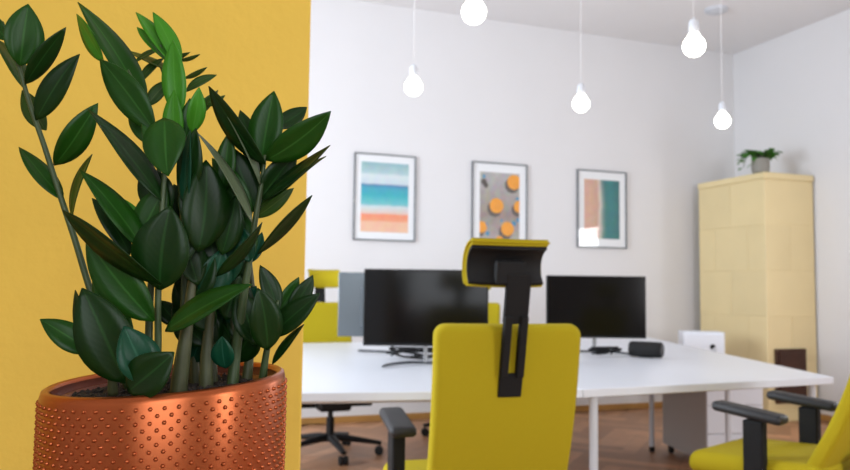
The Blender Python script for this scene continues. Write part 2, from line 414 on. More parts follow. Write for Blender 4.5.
desk(pB, 'white desk with its front corner pointing at the yellow chair on the right', [leg593, at(812, 3.72), leg728, at(555, 4.5)])
desk(pC, 'white desk before the far swivel chair, beneath the silver monitor', [inset(ML, pC), inset(MM, pC), at(270, 4.75), inset(RearL, pC)])
desk(pD, 'white desk at the back right, carrying the black speaker', [at(562, 4.85), leg652, at(716, 6.0), at(560, 6.0)])

# ------------------------------------------------------------------ monitors
def monitor(loc, rz, label, w=.632, h=.387, z0=.10, front=screen, shell=blackmat, back=False, spread=.21):
    t = thing('monitor', label, 'monitor', loc, rz, 'monitors on the desks')
    bm = bmesh.new(); box(bm, -w/2, w/2, -.012, .022, z0, z0+h, .004, 2); box(bm, -w*.3, w*.3, .02, .045, z0+.05, z0+h-.08, .012, 3)
    obj('casing', bm, shell, t)
    bm = bmesh.new(); box(bm, -w/2+.007, w/2-.007, -.0145, -.011, z0+.014, z0+h-.007, .001, 1); obj('screen', bm, front, t)
    bm = bmesh.new(); box(bm, -.011, .011, .045, .06, .012, z0+.16, .004, 2); box(bm, -.03, .03, .02, .05, z0+.1, z0+.16, .004, 2); obj('stand_neck', bm, chrome, t)
    bm = bmesh.new()
    for s in (-1, 1):
        pts = spline([(0, .06, .012), (s*spread*.45, .03, .014), (s*spread*.85, -.05, .011), (s*spread, -.13, .007)], 6)
        tube(bm, pts, [.011]*(len(pts)-4)+[.010, .009, .007, .005], 8, flat=.6)
    obj('stand_foot', bm, darkmetal, t, True)
    return t
fa = -TH
mA = P(426, 307, 3.95)
monitor((mA.x, mA.y, DZ), fa, 'black monitor just left of the headrest of the foreground chair')
mB = P(393, 300, 4.72)
monitor((mB.x, mB.y, DZ), fa+PI+R(3), 'silver-backed monitor half hidden behind the black one on the left', shell=silver, h=.385, w=.66)
mC = P(596, 300, 4.85)
monitor((mC.x, mC.y, DZ), fa, 'black monitor on the right desk beside the black speaker', w=.618, h=.385, spread=.20)
# loose cables behind the stands
def cable(name, pts, label, m=blackmat, r_=.0055):
    bm = bmesh.new(); tube(bm, spline(pts, 8), r_, 6); o = obj(name, bm, m, None, True); tag(o, label, 'cable')
    return o
rnd = random.Random(5)
def tangle(cx, cd_, w_, dd, n, label):
    pts = []
    for k in range(n):
        pts.append(V(cx+rnd.uniform(-w_, w_), cd_+rnd.uniform(-dd, dd), DZ+.012+rnd.uniform(0, .05)))
    return cable('monitor_cable', pts, label)
tangle(-.05, 4.33, .15, .10, 20, 'tangle of black cable on the desk between the left monitors')
tangle(1.08, 4.66, .09, .06, 16, 'tangle of black cable at the stand of the right monitor')
# ------------------------------------------------------------------ speaker
sp0 = P(631.5, 348, 4.66); sp1 = P(661, 350, 4.60)
v = sp1-sp0; v.z = 0; L = v.length; ang = math.atan2(v.y, v.x)-R(12)
mid = (sp0+sp1)/2
sp = thing('portable_speaker', 'black cylindrical speaker lying on the white desk right of the monitor', 'speaker', (mid.x, mid.y, DZ+.001), ang)
rad = .046
bm = bmesh.new(); prof = []
tube(bm, [(-L/2-.005+x*(L+.01), 0, rad+.002) for x in (.06, .1, .5, .9, .94)], [rad*.97, rad, rad, rad, rad*.97], 28, True); o = obj('grille_body', bm, speakercloth, sp); smooth_angle(o)
for s in (-1, 1):
    bm = bmesh.new(); tube(bm, [(s*L*.44, 0, rad+.002), (s*(L*.5+.004), 0, rad+.002), (s*(L*.5+.012), 0, rad+.002)], [rad*1.0, rad*.98, rad*.85], 28); o = obj('end_cap', bm, blackp, sp); smooth_angle(o)
bm = bmesh.new(); box(bm, -L*.25, L*.25, -.012, .012, 0, .008, .002, 1); obj('base_strip', bm, rubber, sp)

# ------------------------------------------------------------------ swivel chairs
def chair(label, loc, rz, arm_len=.26, tilt=12):
    t = thing('office_chair', label, 'chair', loc, rz, 'yellow swivel chairs around the desks')
    # seat
    bm = bmesh.new(); vs = box(bm, -.25, .25, -.23, .26, .46, .54, .035, 4)
    for v in bm.verts:
        if v.co.y > .1: v.co.z -= .5*(v.co.y-.1)**2*2
        v.co.x *= 1-.25*max(0, abs(v.co.y)-.1)
    o = obj('seat', bm, fabric, t); smooth_angle(o)
    bm = bmesh.new(); box(bm, -.21, .21, -.2, .2, .40, .47, .02, 3); obj('seat_pan', bm, blackp, t)
    # backrest
    BR = Matrix.Translation((0, -.215, .48)) @ Matrix.Rotation(R(tilt), 4, 'X')
    BW, BH, BT = .45, .563, .05
    def rrect(wd, z0, z1, rd, n=7):
        pts = []
        for cx, cz, a0 in ((wd/2-rd, z1-rd, 0), (-wd/2+rd, z1-rd, 90), (-wd/2+rd, z0+rd, 180), (wd/2-rd, z0+rd, 270)):
            for k in range(n): a = R(a0+90*k/(n-1)); pts.append((cx+rd*math.cos(a), cz+rd*math.sin(a)))
        out = []                      # even out the straight runs
        for a, b_ in zip(pts, pts[1:]+pts[:1]):
            m_ = max(1, int(math.hypot(b_[0]-a[0], b_[1]-a[1])/.04))
            for k in range(m_): out.append((a[0]+(b_[0]-a[0])*k/m_, a[1]+(b_[1]-a[1])*k/m_))
        return out
    outline = rrect(BW, 0, BH, .034); er = .018
    prof = [(s_, 0, -BT) for s_ in (.12, .3, .5, .7, .86)] + [(1, er*(1-math.sin(R(a))), -BT+er*(1-math.cos(R(a)))) for a in (0, 22, 45, 68, 90)] + [(1, er*(1-math.cos(R(a))), -er+er*math.sin(R(a))) for a in (0, 22, 45, 68, 90)] + [(s_, 0, 0) for s_ in (.86, .7, .5, .3, .12)]
    bm = bmesh.new(); rings = []
    for s_, o_, y in prof:
        ring = []
        for x, z in outline:
            k1 = s_*(1-2*o_/BW); k2 = s_*(1-2*o_/BH)
            if s_ < 1: k1 *= (1-2*er/BW); k2 *= (1-2*er/BH)
            x2 = x*k1; z2 = BH/2+(z-BH/2)*k2; q = z2/BH
            ring.append(bm.verts.new((x2*(1-.04*(1-q)), y+.09*x2*x2-.02*math.sin(q*PI), z2)))
        rings.append(ring)
    m_ = len(outline)
    for a, b_ in zip(rings, rings[1:]):
        for k in range(m_): bm.faces.new((a[k], a[(k+1) % m_], b_[(k+1) % m_], b_[k]))
    bm.faces.new(rings[0][::-1]); bm.faces.new(rings[-1]); bmesh.ops.recalc_face_normals(bm, faces=bm.faces[:])
    for v in bm.verts: v.co = BR @ v.co
    o = obj('backrest', bm, fabric, t); smooth_angle(o, 50)
    # headrest bracket: plate, two prongs, joining piece, all behind the backrest
    yb = -BT-.012
    bm = bmesh.new()
    def slab(x0, x1, z0, z1, y0, y1, bev=.004): box(bm, x0, x1, y0, y1, z0, z1, bev, 2, BR)
    slab(-.036, .036, .36, .43, yb-.012, yb+.012)
    slab(-.036, -.012, .42, .60, yb-.02, yb+.002); slab(.012, .036, .42, .60, yb-.02, yb+.002)
    slab(-.037, .037, .575, .72, yb-.012, yb+.004)
    o = obj('headrest_bracket', bm, blackmat, t)
    # headrest
    HR = BR @ Matrix.Translation((0, yb+.01, .655)) @ Matrix.Rotation(R(-6), 4, 'X')
    def arc_slab(w_, r_in, r_out, a0, a1, n=12, top_extra=0):
        bm = bmesh.new(); ins = []; outs = []
        for k in range(n+1):
            a = R(a0+(a1-a0)*k/n)
            ins.append((math.cos(a)*r_in, math.sin(a)*r_in)); outs.append((math.cos(a)*r_out, math.sin(a)*r_out))
        poly = ins+outs[::-1]; rows = []
        nx = 10
        for i in range(nx+1):
            x = (i/nx-.5)*w_; wrap = .035*(2*x/w_)**2
            rows.append([bm.verts.new((x, y+wrap, z)) for y, z in poly])
        m_ = len(poly)
        for a, b_ in zip(rows, rows[1:]):
            for k in range(m_): bm.faces.new((a[k], a[(k+1) % m_], b_[(k+1) % m_], b_[k]))
        bm.faces.new(rows[0][::-1]); bm.faces.new(rows[-1]); bmesh.ops.recalc_face_normals(bm, faces=bm.faces[:]); return bm
    # pad curves backwards over the black shell (section centre behind the pad)
    C = HR @ Matrix.Translation((-.024, -.055, .08))
    bm = arc_slab(.242, .064, .083, -50, 84)
    es = [e for e in bm.edges if e.calc_face_angle(0) > R(50)]; bmesh.ops.bevel(bm, geom=es, offset=.007, segments=2, affect='EDGES')
    for v in bm.verts: v.co = C @ v.co
    o = obj('headrest_pad', bm, fabric, t); smooth_angle(o, 50)
    bm = arc_slab(.226, .054, .063, -54, 74)
    for v in bm.verts: v.co = C @ v.co
    o = obj('headrest_shell', bm, blackmat, t); smooth_angle(o, 50)
    bm = bmesh.new(); box(bm, -.045, .045, .03, .060, -.05, .02, .008, 2, C); obj('headrest_mount', bm, blackmat, t)
    # armrests
    for s in (-1, 1):
        bm = bmesh.new(); box(bm, s*.25-.042, s*.25+.042, -.12, -.12+arm_len, .665, .70, .015, 3)
        for v in bm.verts:
            if v.co.y > .02: v.co.x += -s*(v.co.y-.02)*.12; pass
            v.co.z += .10*v.co.y+.012
        p = obj('armrest', bm, greyarm, t); smooth_angle(p, 40)
        bm = bmesh.new(); box(bm, s*.25-.022, s*.25+.022, -.05, .025, .44, .672, .008, 2); box(bm, min(s*.1, s*.29), max(s*.1, s*.29), -.045, .02, .395, .425, .006, 2)
        box(bm, s*.25-.02, s*.25+.02, -.045, .02, .40, .45, .006, 2)
        obj('armrest_post', bm, blackmat, p)
    # mechanism, column, star base
    bm = bmesh.new(); box(bm, -.11, .11, -.14, .16, .31, .42, .02, 2); box(bm, -.26, .26, -.05, .03, .335, .38, .012, 2); box(bm, -.045, .045, -.31, -.10, .37, .41, .01, 2)
    box(bm, -.045, .045, -.31, -.27, .37, .56, .01, 2)
    obj('tilt_mechanism', bm, blackp, t)
    bm = bmesh.new(); tube(bm, [(.09, .05, .385), (.27, .05, .375)], .008, 8); box(bm, .25, .30, .035, .065, .367, .383, .005, 2); obj('lever', bm, blackp, t)
    bm = bmesh.new(); tube(bm, [(0, 0, .20), (0, 0, .36)], .018, 16); tube(bm, [(0, 0, .09), (0, 0, .25)], .028, 16); o = obj('gas_column', bm, blackp, t); smooth_angle(o)
    for k in range(5):
        a = 2*PI*k/5+R(20); ca, sa = math.cos(a), math.sin(a)
        rm = Matrix.Rotation(a, 4, 'Z')
        bm = bmesh.new(); tube(bm, [(.0, 0, .115), (.08, 0, .115), (.2, 0, .10), (.35, 0, .078)], [.034, .032, .025, .018], 8, flat=.8)
        for v in bm.verts: v.co = rm @ v.co
        l = obj('base_leg', bm, blackp, t); smooth_angle(l, 50)
        for s in (-1, 1):
            bm = bmesh.new(); tube(bm, [(.335, s*.006, .029), (.335, s*.028, .029)], .029, 16)
            for v in bm.verts: v.co = rm @ v.co
            wv = obj('caster', bm, rubber, l); smooth_angle(wv)
    return t
c0 = V(.155, 2.60)
ch1 = chair('yellow high-backed swivel chair seen from behind in the centre foreground', c0, R(-5))
fx = V(1.365, 3.0)
def chair_copy(label, loc, rz):
    c = clone(ch1); c['label'] = label; c.location = loc; c.rotation_euler = (0, 0, rz); return c
ch2 = chair_copy('yellow swivel chair at the right edge of the picture, seat turned to the desk corner', fx, R(43)-TH)
for ch in ch2.children:
    if ch.name.split('.')[0] in ('backrest', 'headrest_bracket', 'headrest_pad', 'headrest_shell', 'headrest_mount'):
        ch.matrix_basis = Matrix.Translation((0, -.145, .5)) @ Matrix.Rotation(R(12), 4, 'X') @ Matrix.Translation((0, .215, -.5))
ch3 = chair_copy('yellow swivel chair behind the left desk, its star base visible beneath it', V(-.63, 5.36), PI-TH+R(20))
ch4 = chair_copy('yellow swivel chair behind the left black monitor, only a sliver of backrest showing', V(.35, 6.15), PI-TH-R(10))
for c in (ch3, ch4):          # their armrests are lowered to slide beneath the desks
    for p in c.children:
        if p.name.startswith('armrest'): p.location.z -= .075

# ------------------------------------------------------------------ cabinets
pf = V(1.79, 4.95); 
ped = thing('pedestal_cabinet', 'white rolling drawer pedestal, its sides greyed for shade, tucked beneath the right desk', 'cabinet', pf, -TH+R(7))
PW, PD, PH = .38, .66, .60
bm = bmesh.new(); box(bm, 0, PW, .018, PD, .06, PH, .003, 1); obj('body', bm, shadelam, ped)
for k in range(3):
    z0 = .065+k*.178; bm = bmesh.new(); box(bm, .002, PW-.002, 0, .017, z0, z0+.174, .002, 1); dr = obj('drawer', bm, laminate, ped)
    bm = bmesh.new(); box(bm, PW*.35, PW*.65, -.012, 0, z0+.13, z0+.14, .002, 1); obj('drawer_handle', bm, chrome, dr)
for x in (.04, PW-.04):
    for y in (.06, PD-.05):
        bm = bmesh.new(); tube(bm, [(x-.012, y, .025), (x+.012, y, .025)], .025, 14); box(bm, x-.015, x+.015, y-.015, y+.015, .035, .062); o = obj('caster', bm, rubber, ped)
cp = P(683, 400, 6.75)
cab = thing('low_cabinet', 'small white cabinet with a round black hole, standing left of the tiled stove', 'cabinet', (cp.x+.01, cp.y, 0), -R(30))
cw = .345; chh = PZ(703, 331, 0).z if False else CAMZ-(331.5-294)*6.75/775
bm = bmesh.new(); box(bm, 0, cw, .02, .30, 0, chh, .006, 2); obj('body', bm, laminate, cab)
bm = bmesh.new(); box(bm, .004, cw-.004, 0, .019, .05, chh-.02, .004, 2); dr = obj('door', bm, laminate, cab)
bm = bmesh.new(); tube(bm, [(cw*.70, -.006, chh-.125), (cw*.70, .0, chh-.125)], .022, 20); obj('lock_hole', bm, rubber, dr)

# ------------------------------------------------------------------ pendant bulbs
def pendant(px, py, rpx, label, z=None, d=None):
    if d is None: d = .0475*775/rpx
    p = P(px, py, d)
    t = thing('pendant_bulb', label, 'lamp', (p.x, p.y, p.z), 0, 'bare bulbs hanging over the desks')
    rr = .0475
    bm = bmesh.new(); prof = [(0, -rr)]
    for k in range(1, 15):
        a = -PI/2+PI*k/18; prof.append((rr*math.cos(a), rr*math.sin(a)))
    prof += [(.022, .052), (.018, .060)]
    lathe(bm, prof, 28); obj('bulb', bm, bulb_m, t, True)
    bm = bmesh.new(); lathe(bm, [(0, .056), (.020, .056), (.022, .062), (.022, .105), (.014, .118), (.004, .124), (0, .124)], 24); o = obj('socket', bm, legm, t); smooth_angle(o)
    bm = bmesh.new(); tube(bm, [(0, 0, .12), (0, 0, ZC-p.z-.02)], .0018, 8); obj('cord', bm, MATS['white_wall'], t, True)
    bm = bmesh.new(); lathe(bm, [(0, ZC-p.z), (.045, ZC-p.z), (.042, ZC-p.z-.02), (.008, ZC-p.z-.028), (0, ZC-p.z-.028)], 24); o = obj('ceiling_rose', bm, legm, t); smooth_angle(o)
def dz(px, py, z=2.21):
    q = PZ(px, py, z); return q.dot(FH)
for px, py, lb in ((474, 12, 'glowing bare globe bulb above the headrest, cut by the top picture edge'),
                   (694, 46, 'glowing bare globe bulb nearest the ceiling fitting, above right of the pink sand print'),
                   (413.5, 87, 'glowing bare globe bulb above the turquoise sea print'),
                   (581, 104, 'glowing bare globe bulb above the pink sand and teal water print'),
                   (722.5, 121, 'glowing bare globe bulb above the plant on the stove')):
    pendant(px, py, 0, lb, d=dz(px, py))
# ceiling fitting
q = PZ(716, 9, ZC)
fit = thing('ceiling_fitting', 'flat round white fitting on the ceiling, upper right', 'ceiling fitting', (q.x, q.y, ZC))
bm = bmesh.new(); lathe(bm, [(0, 0), (.10, 0), (.098, -.02), (.07, -.035), (0, -.04)], 28); o = obj('cover', bm, legm, fit); smooth_angle(o)

# ------------------------------------------------------------------ leaves
def leaf_mat(name, c1, c2, rib, rough=.38, coat=.0):
    m = bpy.data.materials.new(name); m.use_nodes = True; nt = m.node_tree; b = nt.nodes['Principled BSDF']
    b.inputs['Roughness'].default_value = rough; b.inputs['Coat Weight'].default_value = coat; b.inputs['Coat Roughness'].default_value = .25; b.inputs['Specular IOR Level'].default_value = .2
    uv = nt.nodes.new('ShaderNodeUVMap'); uv.uv_map = 'uv'; sp = nt.nodes.new('ShaderNodeSeparateXYZ'); nt.links.new(uv.outputs[0], sp.inputs[0])
    ab = nt.nodes.new('ShaderNodeMath'); ab.operation = 'SUBTRACT'; ab.inputs[1].default_value = .5; nt.links.new(sp.outputs[0], ab.inputs[0])
    ab2 = nt.nodes.new('ShaderNodeMath'); ab2.operation = 'ABSOLUTE'; nt.links.new(ab.outputs[0], ab2.inputs[0])
    rb = nt.nodes.new('ShaderNodeMapRange'); rb.inputs[1].default_value = .012; rb.inputs[2].default_value = .04; rb.inputs[3].default_value = 1; rb.inputs[4].default_value = 0; nt.links.new(ab2.outputs[0], rb.inputs[0])
    # side veins
    ve = nt.nodes.new('ShaderNodeMath'); ve.operation = 'MULTIPLY_ADD'; ve.inputs[1].default_value = -.7; nt.links.new(ab2.outputs[0], ve.inputs[0]); nt.links.new(sp.outputs[1], ve.inputs[2])
    sn = nt.nodes.new('ShaderNodeMath'); sn.operation = 'MULTIPLY'; sn.inputs[1].default_value = 75; nt.links.new(ve.outputs[0], sn.inputs[0])
    si = nt.nodes.new('ShaderNodeMath'); si.operation = 'SINE'; nt.links.new(sn.outputs[0], si.inputs[0])
    tc = nt.nodes.new('ShaderNodeTexCoord'); n = nt.nodes.new('ShaderNodeTexNoise'); n.inputs['Scale'].default_value = 35; n.inputs['Detail'].default_value = 4; nt.links.new(tc.outputs['Object'], n.inputs['Vector'])
    mx = nt.nodes.new('ShaderNodeMix'); mx.data_type = 'RGBA'; mx.inputs[6].default_value = lin(c1); mx.inputs[7].default_value = lin(c2); nt.links.new(n.outputs['Fac'], mx.inputs[0])
    m2 = nt.nodes.new('ShaderNodeMix'); m2.data_type = 'RGBA'; m2.inputs[7].default_value = lin(rib); nt.links.new(mx.outputs[2], m2.inputs[6])
    sc = nt.nodes.new('ShaderNodeMath'); sc.operation = 'MULTIPLY'; sc.inputs[1].default_value = .32; nt.links.new(rb.outputs[0], sc.inputs[0]); nt.links.new(sc.outputs[0], m2.inputs[0])
    nt.links.new(m2.outputs[2], b.inputs['Base Color'])
    bp = nt.nodes.new('ShaderNodeBump'); bp.inputs['Strength'].default_value = .018; bp.inputs['Distance'].default_value = .001; nt.links.new(si.outputs[0], bp.inputs['Height']); nt.links.new(bp.outputs[0], b.inputs['Normal'])
    return m
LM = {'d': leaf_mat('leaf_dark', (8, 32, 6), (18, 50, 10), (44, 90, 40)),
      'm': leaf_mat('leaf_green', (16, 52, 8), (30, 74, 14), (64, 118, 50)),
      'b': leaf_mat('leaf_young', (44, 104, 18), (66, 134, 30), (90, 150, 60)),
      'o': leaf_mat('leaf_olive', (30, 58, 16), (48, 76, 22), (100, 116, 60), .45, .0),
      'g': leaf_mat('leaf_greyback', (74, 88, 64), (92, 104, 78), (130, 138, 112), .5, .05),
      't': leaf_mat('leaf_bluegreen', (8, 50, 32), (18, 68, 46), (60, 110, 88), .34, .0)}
stem_m = mat('stem_green', (56, 74, 40), .5, noise=.3, nscale=60)
stem_thick = mat('stem_base', (62, 66, 36), .55, noise=.35, nscale=70)
def leaf_bm(B, T, W, sdir, ndir, fold=.22, bend=.08, nl=12, org=Vector((0, 0, 0)), side=0, twist=0):
    s0, n0 = sdir, ndir
    bm = bmesh.new(); uvl = bm.loops.layers.uv.new('uv'); ax = T-B; L = ax.length; cols = [-1, -.5, 0, .5, 1]
    rows = []; pk = (.448**.78)*(.552**.96)
    for i in range(nl+1):
        t = i/nl; pr = (t**.78)*((1-t)**.96)/pk if 0 < t < 1 else (.05 if t == 0 else .0)
        c = B+ax*t - ndir*(bend*L*(4*t*(1-t)-1.2*t*t*0))*-1
        hw = W/2*max(pr, .02); c = c+s0*(side*L*4*t*(1-t)); tw = twist*(t-.5); sdir = s0*math.cos(tw)+n0*math.sin(tw); ndir = n0*math.cos(tw)-s0*math.sin(tw)
        row = []
        for u in cols:
            row.append((bm.verts.new(c+sdir*u*hw - ndir*(-abs(u)*hw*fold) - org), (u+1)/2, t))
        rows.append(row)
    for a, b_ in zip(rows, rows[1:]):
        for k in range(4):
            q = (a[k], a[k+1], b_[k+1], b_[k])
            f = bm.faces.new([x[0] for x in q]); f.smooth = True
            for lp, x in zip(f.loops, q): lp[uvl].uv = (x[1], x[2])
    bmesh.ops.recalc_face_normals(bm, faces=bm.faces[:])
    bmesh.ops.solidify(bm, geom=bm.faces[:], thickness=.0007)
    return bm

# ------------------------------------------------------------------ small trailing plant on the stove
pp = P(761, 172, 7.1); pp = Vector((SX0+.20, SY0+.16, SH))
d_ = None
rr_ = ray(762, 165); tq = (SY0+.15)/rr_.y; pc = CAM+rr_*tq
sm = thing('potted_plant', 'small trailing plant in a grey pot on top of the tiled stove', 'plant', (max(pc.x-.02, SX0+.1), SY0+.15, SH+.001))
bm = bmesh.new(); lathe(bm, [(0, 0), (.055, 0), (.075, .02), (.082, .07), (.078, .145), (.070, .145), (.070, .125), (0, .125)], 28); o = obj('pot', bm, clay, sm); smooth_angle(o)
bm = bmesh.new(); lathe(bm, [(0, .13), (.069, .126)], 20); obj('soil', bm, soil_m, sm)
vine = bmesh.new(); vl = random.Random(11); lvs = []
for k in range(24):
    a = vl.uniform(0, 2*PI) if k > 5 else PI+vl.uniform(-.5, .6); rch = vl.uniform(.07, .16) if k > 5 else vl.uniform(.15, .24)
    drop = vl.uniform(-.02, .06) if k > 5 else vl.uniform(.03, .17)
    pts = spline([(0, 0, .12), (math.cos(a)*.05, math.sin(a)*.05, .205), (math.cos(a)*rch*.75, math.sin(a)*rch*.75, .20-drop*.3), (math.cos(a)*rch, math.sin(a)*rch, max(.16-drop, .045 if math.cos(a) > -.3 else .02)+.03)], 5)
    tube(vine, pts, .0025, 5)
    for j in (5, 8, 10, 12, 15):
        if j < len(pts):
            lvs.append((pts[j], a+vl.uniform(-1.2, 1.2)))
vine_o = obj('stem', vine, stem_m, sm, True)
lb = bmesh.new()
for p_, a in lvs:
    dirv = Vector((math.cos(a), math.sin(a), vl.uniform(-.9, .25))).normalized(); s_ = dirv.cross(Vector((0, 0, 1))).normalized(); n_ = s_.cross(dirv)
    b2 = leaf_bm(p_, p_+dirv*vl.uniform(.06, .09), vl.uniform(.045, .06), s_, n_, .2, .1, 5)
    me_ = bpy.data.meshes.new('tmp'); b2.to_mesh(me_); b2.free(); lb.from_mesh(me_); bpy.data.meshes.remove(me_)
obj('foliage', lb, LM['b'], sm)

# ------------------------------------------------------------------ the big plant in its copper pot
PC = P(168, 377, .79)                      # middle of the rim
PR = .1165; PHH = .21; PB = Vector((PC.x, PC.y, PC.z-PHH))
# stand (below the picture)
st = thing('plant_stand', 'round oak plant stand holding the copper pot', 'stand', (PB.x, PB.y, 0))
bm = bmesh.new(); lathe(bm, [(0, PB.z-.025), (.15, PB.z-.025), (.155, PB.z-.012), (.15, PB.z-.001), (0, PB.z-.001)], 40); o = obj('stand_top', bm, woodstand, st); smooth_angle(o)
for k in range(3):
    a = 2*PI*k/3+.4; bm = bmesh.new(); tube(bm, [(math.cos(a)*.13, math.sin(a)*.13, 0), (math.cos(a)*.10, math.sin(a)*.10, PB.z-.025)], [.012, .016], 12); obj('leg', bm, woodstand, st, True)

plant = thing('potted_plant', 'large dark green ZZ plant in a dimpled copper pot before the yellow wall', 'plant', PB)
copper = mat('hammered_copper', (168, 88, 50), .31, metal=.85, noise=.06, nscale=14)
copper_in = mat('pot_inside', (112, 52, 32), .45, metal=.3, noise=.1, nscale=20)
slope = math.tan(R(3.6))
def shear(bm):
    for v in bm.verts:
        v.co.z += slope*max(0, v.co.z/PHH)*v.co.dot(RT) + math.tan(R(2.2))*max(0, v.co.z/PHH)*v.co.dot(FH)
bm = bmesh.new(); lathe(bm, [(0, 0), (PR-.012, 0), (PR-.006, .006), (PR-.003, .02), (PR, PHH*.6), (PR, PHH-.008), (PR-.0015, PHH-.002), (PR-.005, PHH), (PR-.0085, PHH-.002), (PR-.0095, PHH-.008), (PR-.0095, .05)], 128)
# raised dots in staggered rows
NR, NC = 30, 62
for i in range(NR):
    z = PHH-.012-i*.0062
    if z < .02: break
    for k in range(NC):
        a = 2*PI*(k+.5*(i % 2))/NC
        er = Vector((math.cos(a), math.sin(a), 0)); et = Vector((-math.sin(a), math.cos(a), 0))
        if er.dot(FH) > .45: continue
        rad0 = PR-.003*(1-min(1, z/(PHH*.6)))
        cc = er*rad0+Vector((0, 0, z)); q = .0022
        rings = []
        for rr1, hh in ((q, -.0003), (q*.75, .0016)):
            rings.append([bm.verts.new(cc+et*math.cos(j*PI/3)*rr1+Vector((0, 0, math.sin(j*PI/3)*rr1))+er*hh) for j in range(6)])
        tp = bm.verts.new(cc+er*.0025)
        for j in range(6):
            bm.faces.new((rings[0][j], rings[0][(j+1) % 6], rings[1][(j+1) % 6], rings[1][j])); bm.faces.new((rings[1][j], rings[1][(j+1) % 6], tp))
shear(bm); o = obj('pot', bm, copper, plant, True)
bm = bmesh.new(); lathe(bm, [(PR-.0098, PHH-.004), (PR-.0105, PHH-.03), (PR-.014, PHH-.018), (PR-.016, PHH-.011), (PR-.019, PHH-.011), (PR-.024, PHH-.03), (PR-.026, PHH-.08)], 96); shear(bm)
obj('inner_liner', bm, copper_in, plant, True)
# soil with crumbs
bm = bmesh.new(); sr = random.Random(2); SZ = PHH-.014
rings = []
for i in range(15):
    r_ = (PR-.0235)*i/14
    rings.append([bm.verts.new((r_*math.cos(2*PI*k/60), r_*math.sin(2*PI*k/60), SZ+sr.uniform(-.002, .003))) for k in range(60)] if i else [bm.verts.new((0, 0, SZ))])
for k in range(60): bm.faces.new((rings[0][0], rings[1][k], rings[1][(k+1) % 60]))
for a, b_ in zip(rings[1:], rings[2:]):
    for k in range(60): bm.faces.new((a[k], b_[k], b_[(k+1) % 60], a[(k+1) % 60]))
for k in range(420):
    a = sr.uniform(0, 2*PI); r_ = (PR-.026)*math.sqrt(sr.random()); s_ = sr.uniform(.0012, .0038)
    r2 = bmesh.ops.create_icosphere(bm, subdivisions=1, radius=s_)
    for v in r2['verts']: v.co = Vector((v.co.x*sr.uniform(.6, 1.3), v.co.y*sr.uniform(.6, 1.3), v.co.z*sr.uniform(.5, 1.3)))+Vector((r_*math.cos(a), r_*math.sin(a), SZ+.002))
shear(bm); obj('soil', bm, soil_m, plant)

LR = random.Random(21)
def L3(bx, by, bd, tx, ty, td, w, bend, fl, real=None):
    B = P(bx, by, bd); T = P(tx, ty, td); ax = T-B; L = ax.length; mid = (B+T)/2
    vw = (mid-CAM).normalized(); s = ax.cross(vw).normalized(); n = s.cross(ax).normalized()
    if n.dot(vw) > 0: n = -n       # towards the viewer
    wm = w/775*bd*1.02; Wr = max(wm*1.04, min(L*.30, .034)) if real is None else real
    ph = math.acos(min(1, wm/Wr))*fl
    s2 = s*math.cos(ph)+n*math.sin(ph); n2 = n*math.cos(ph)-s*math.sin(ph)
    return leaf_bm(B, T, Wr, s2, n2, .20, bend, 12, PB, LR.uniform(-.035, .035), LR.uniform(-.5, .5))
def stem(pts, rads, leaves, m=stem_m, d0=.79):
    w3 = spline([P(x, y, d) for x, y, d in pts], 6)
    w3 = [p-PB for p in w3]; n = len(w3)
    rr = []
    for i in range(n):
        u = i/(n-1)*(len(rads)-1); k = min(int(u), len(rads)-2); rr.append(rads[k]+(rads[k+1]-rads[k])*(u-k))
    bm = bmesh.new(); tube(bm, w3, rr, 10); so = obj('stem', bm, m, plant, True)
    for lf in leaves:
        bx, by, tx, ty, w_, c_ = lf[:6]; dd = lf[6] if len(lf) > 6 else LR.uniform(-.02, .02); b0 = lf[7] if len(lf) > 7 else d0
        bend = lf[8] if len(lf) > 8 else LR.uniform(-.01, .07)
        o = obj('leaf', L3(bx, by, b0, tx, ty, b0+dd, w_, bend, LR.choice((-1, 1))), LM[c_], so)
    return so
# A: the arching stem on the left
stem([(128, 388, .79), (104, 330, .79), (88, 283, .785), (75, 240, .78), (60, 195, .78), (44, 145, .78), (30, 105, .78), (18, 64, .78), (2, 22, .78)], [.0036, .0032, .0026, .0018], [
    (20, 66, 28, 4, 37, 'm', .0, .775), (25, 84, 66, 27, 19, 'd', -.01, .775), (36, 120, 80, 54, 24, 'd', -.01, .775),
    (24, 88, -12, 34, 15, 'o', .02, .79), (46, 130, 22, 90, 20, 'o', .02, .80), (54, 165, 98, 103, 27, 'm', -.01, .775),
    (63, 200, 19, 147, 18, 'm', .01, .78), (72, 218, 92, 154, 8, 'm', .02, .79), (8, 40, -20, 10, 18, 'm', .0, .78)], d0=.78)
# B: tall one, upper centre left
stem([(148, 388, .80), (150, 300, .80), (158, 200, .80), (158, 150, .80), (150, 115, .80), (128, 70, .80)], [.0045, .003, .002, .0012], [
    (146, 108, 78, 2, 24, 'm', .02, .80), (104, 62, 77, 14, 13, 'b', .02, .805), (155, 131, 100, 59, 31, 'm', .0, .79),
    (150, 145, 130, 105, 18, 'm', .01, .80)], d0=.80)
# C: bright young shoot
stem([(180, 388, .81), (184, 300, .81), (182, 200, .81), (176, 130, .81), (174, 80, .81), (160, 45, .81)], [.0045, .003, .002, .0012], [
    (173, 64, 136, 12, 15, 'b', .01, .81), (168, 62, 137, 27, 12, 'b', .01, .815), (179, 66, 153, 12, 17, 'b', .01, .808),
    (178, 118, 173, 40, 23, 'b', .0, .80), (172, 150, 174, 90, 20, 'b', -.01, .80), (192, 133, 199, 87, 18, 'b', -.01, .79),
    (183, 150, 190, 98, 18, 'm', .0, .80)], d0=.81)
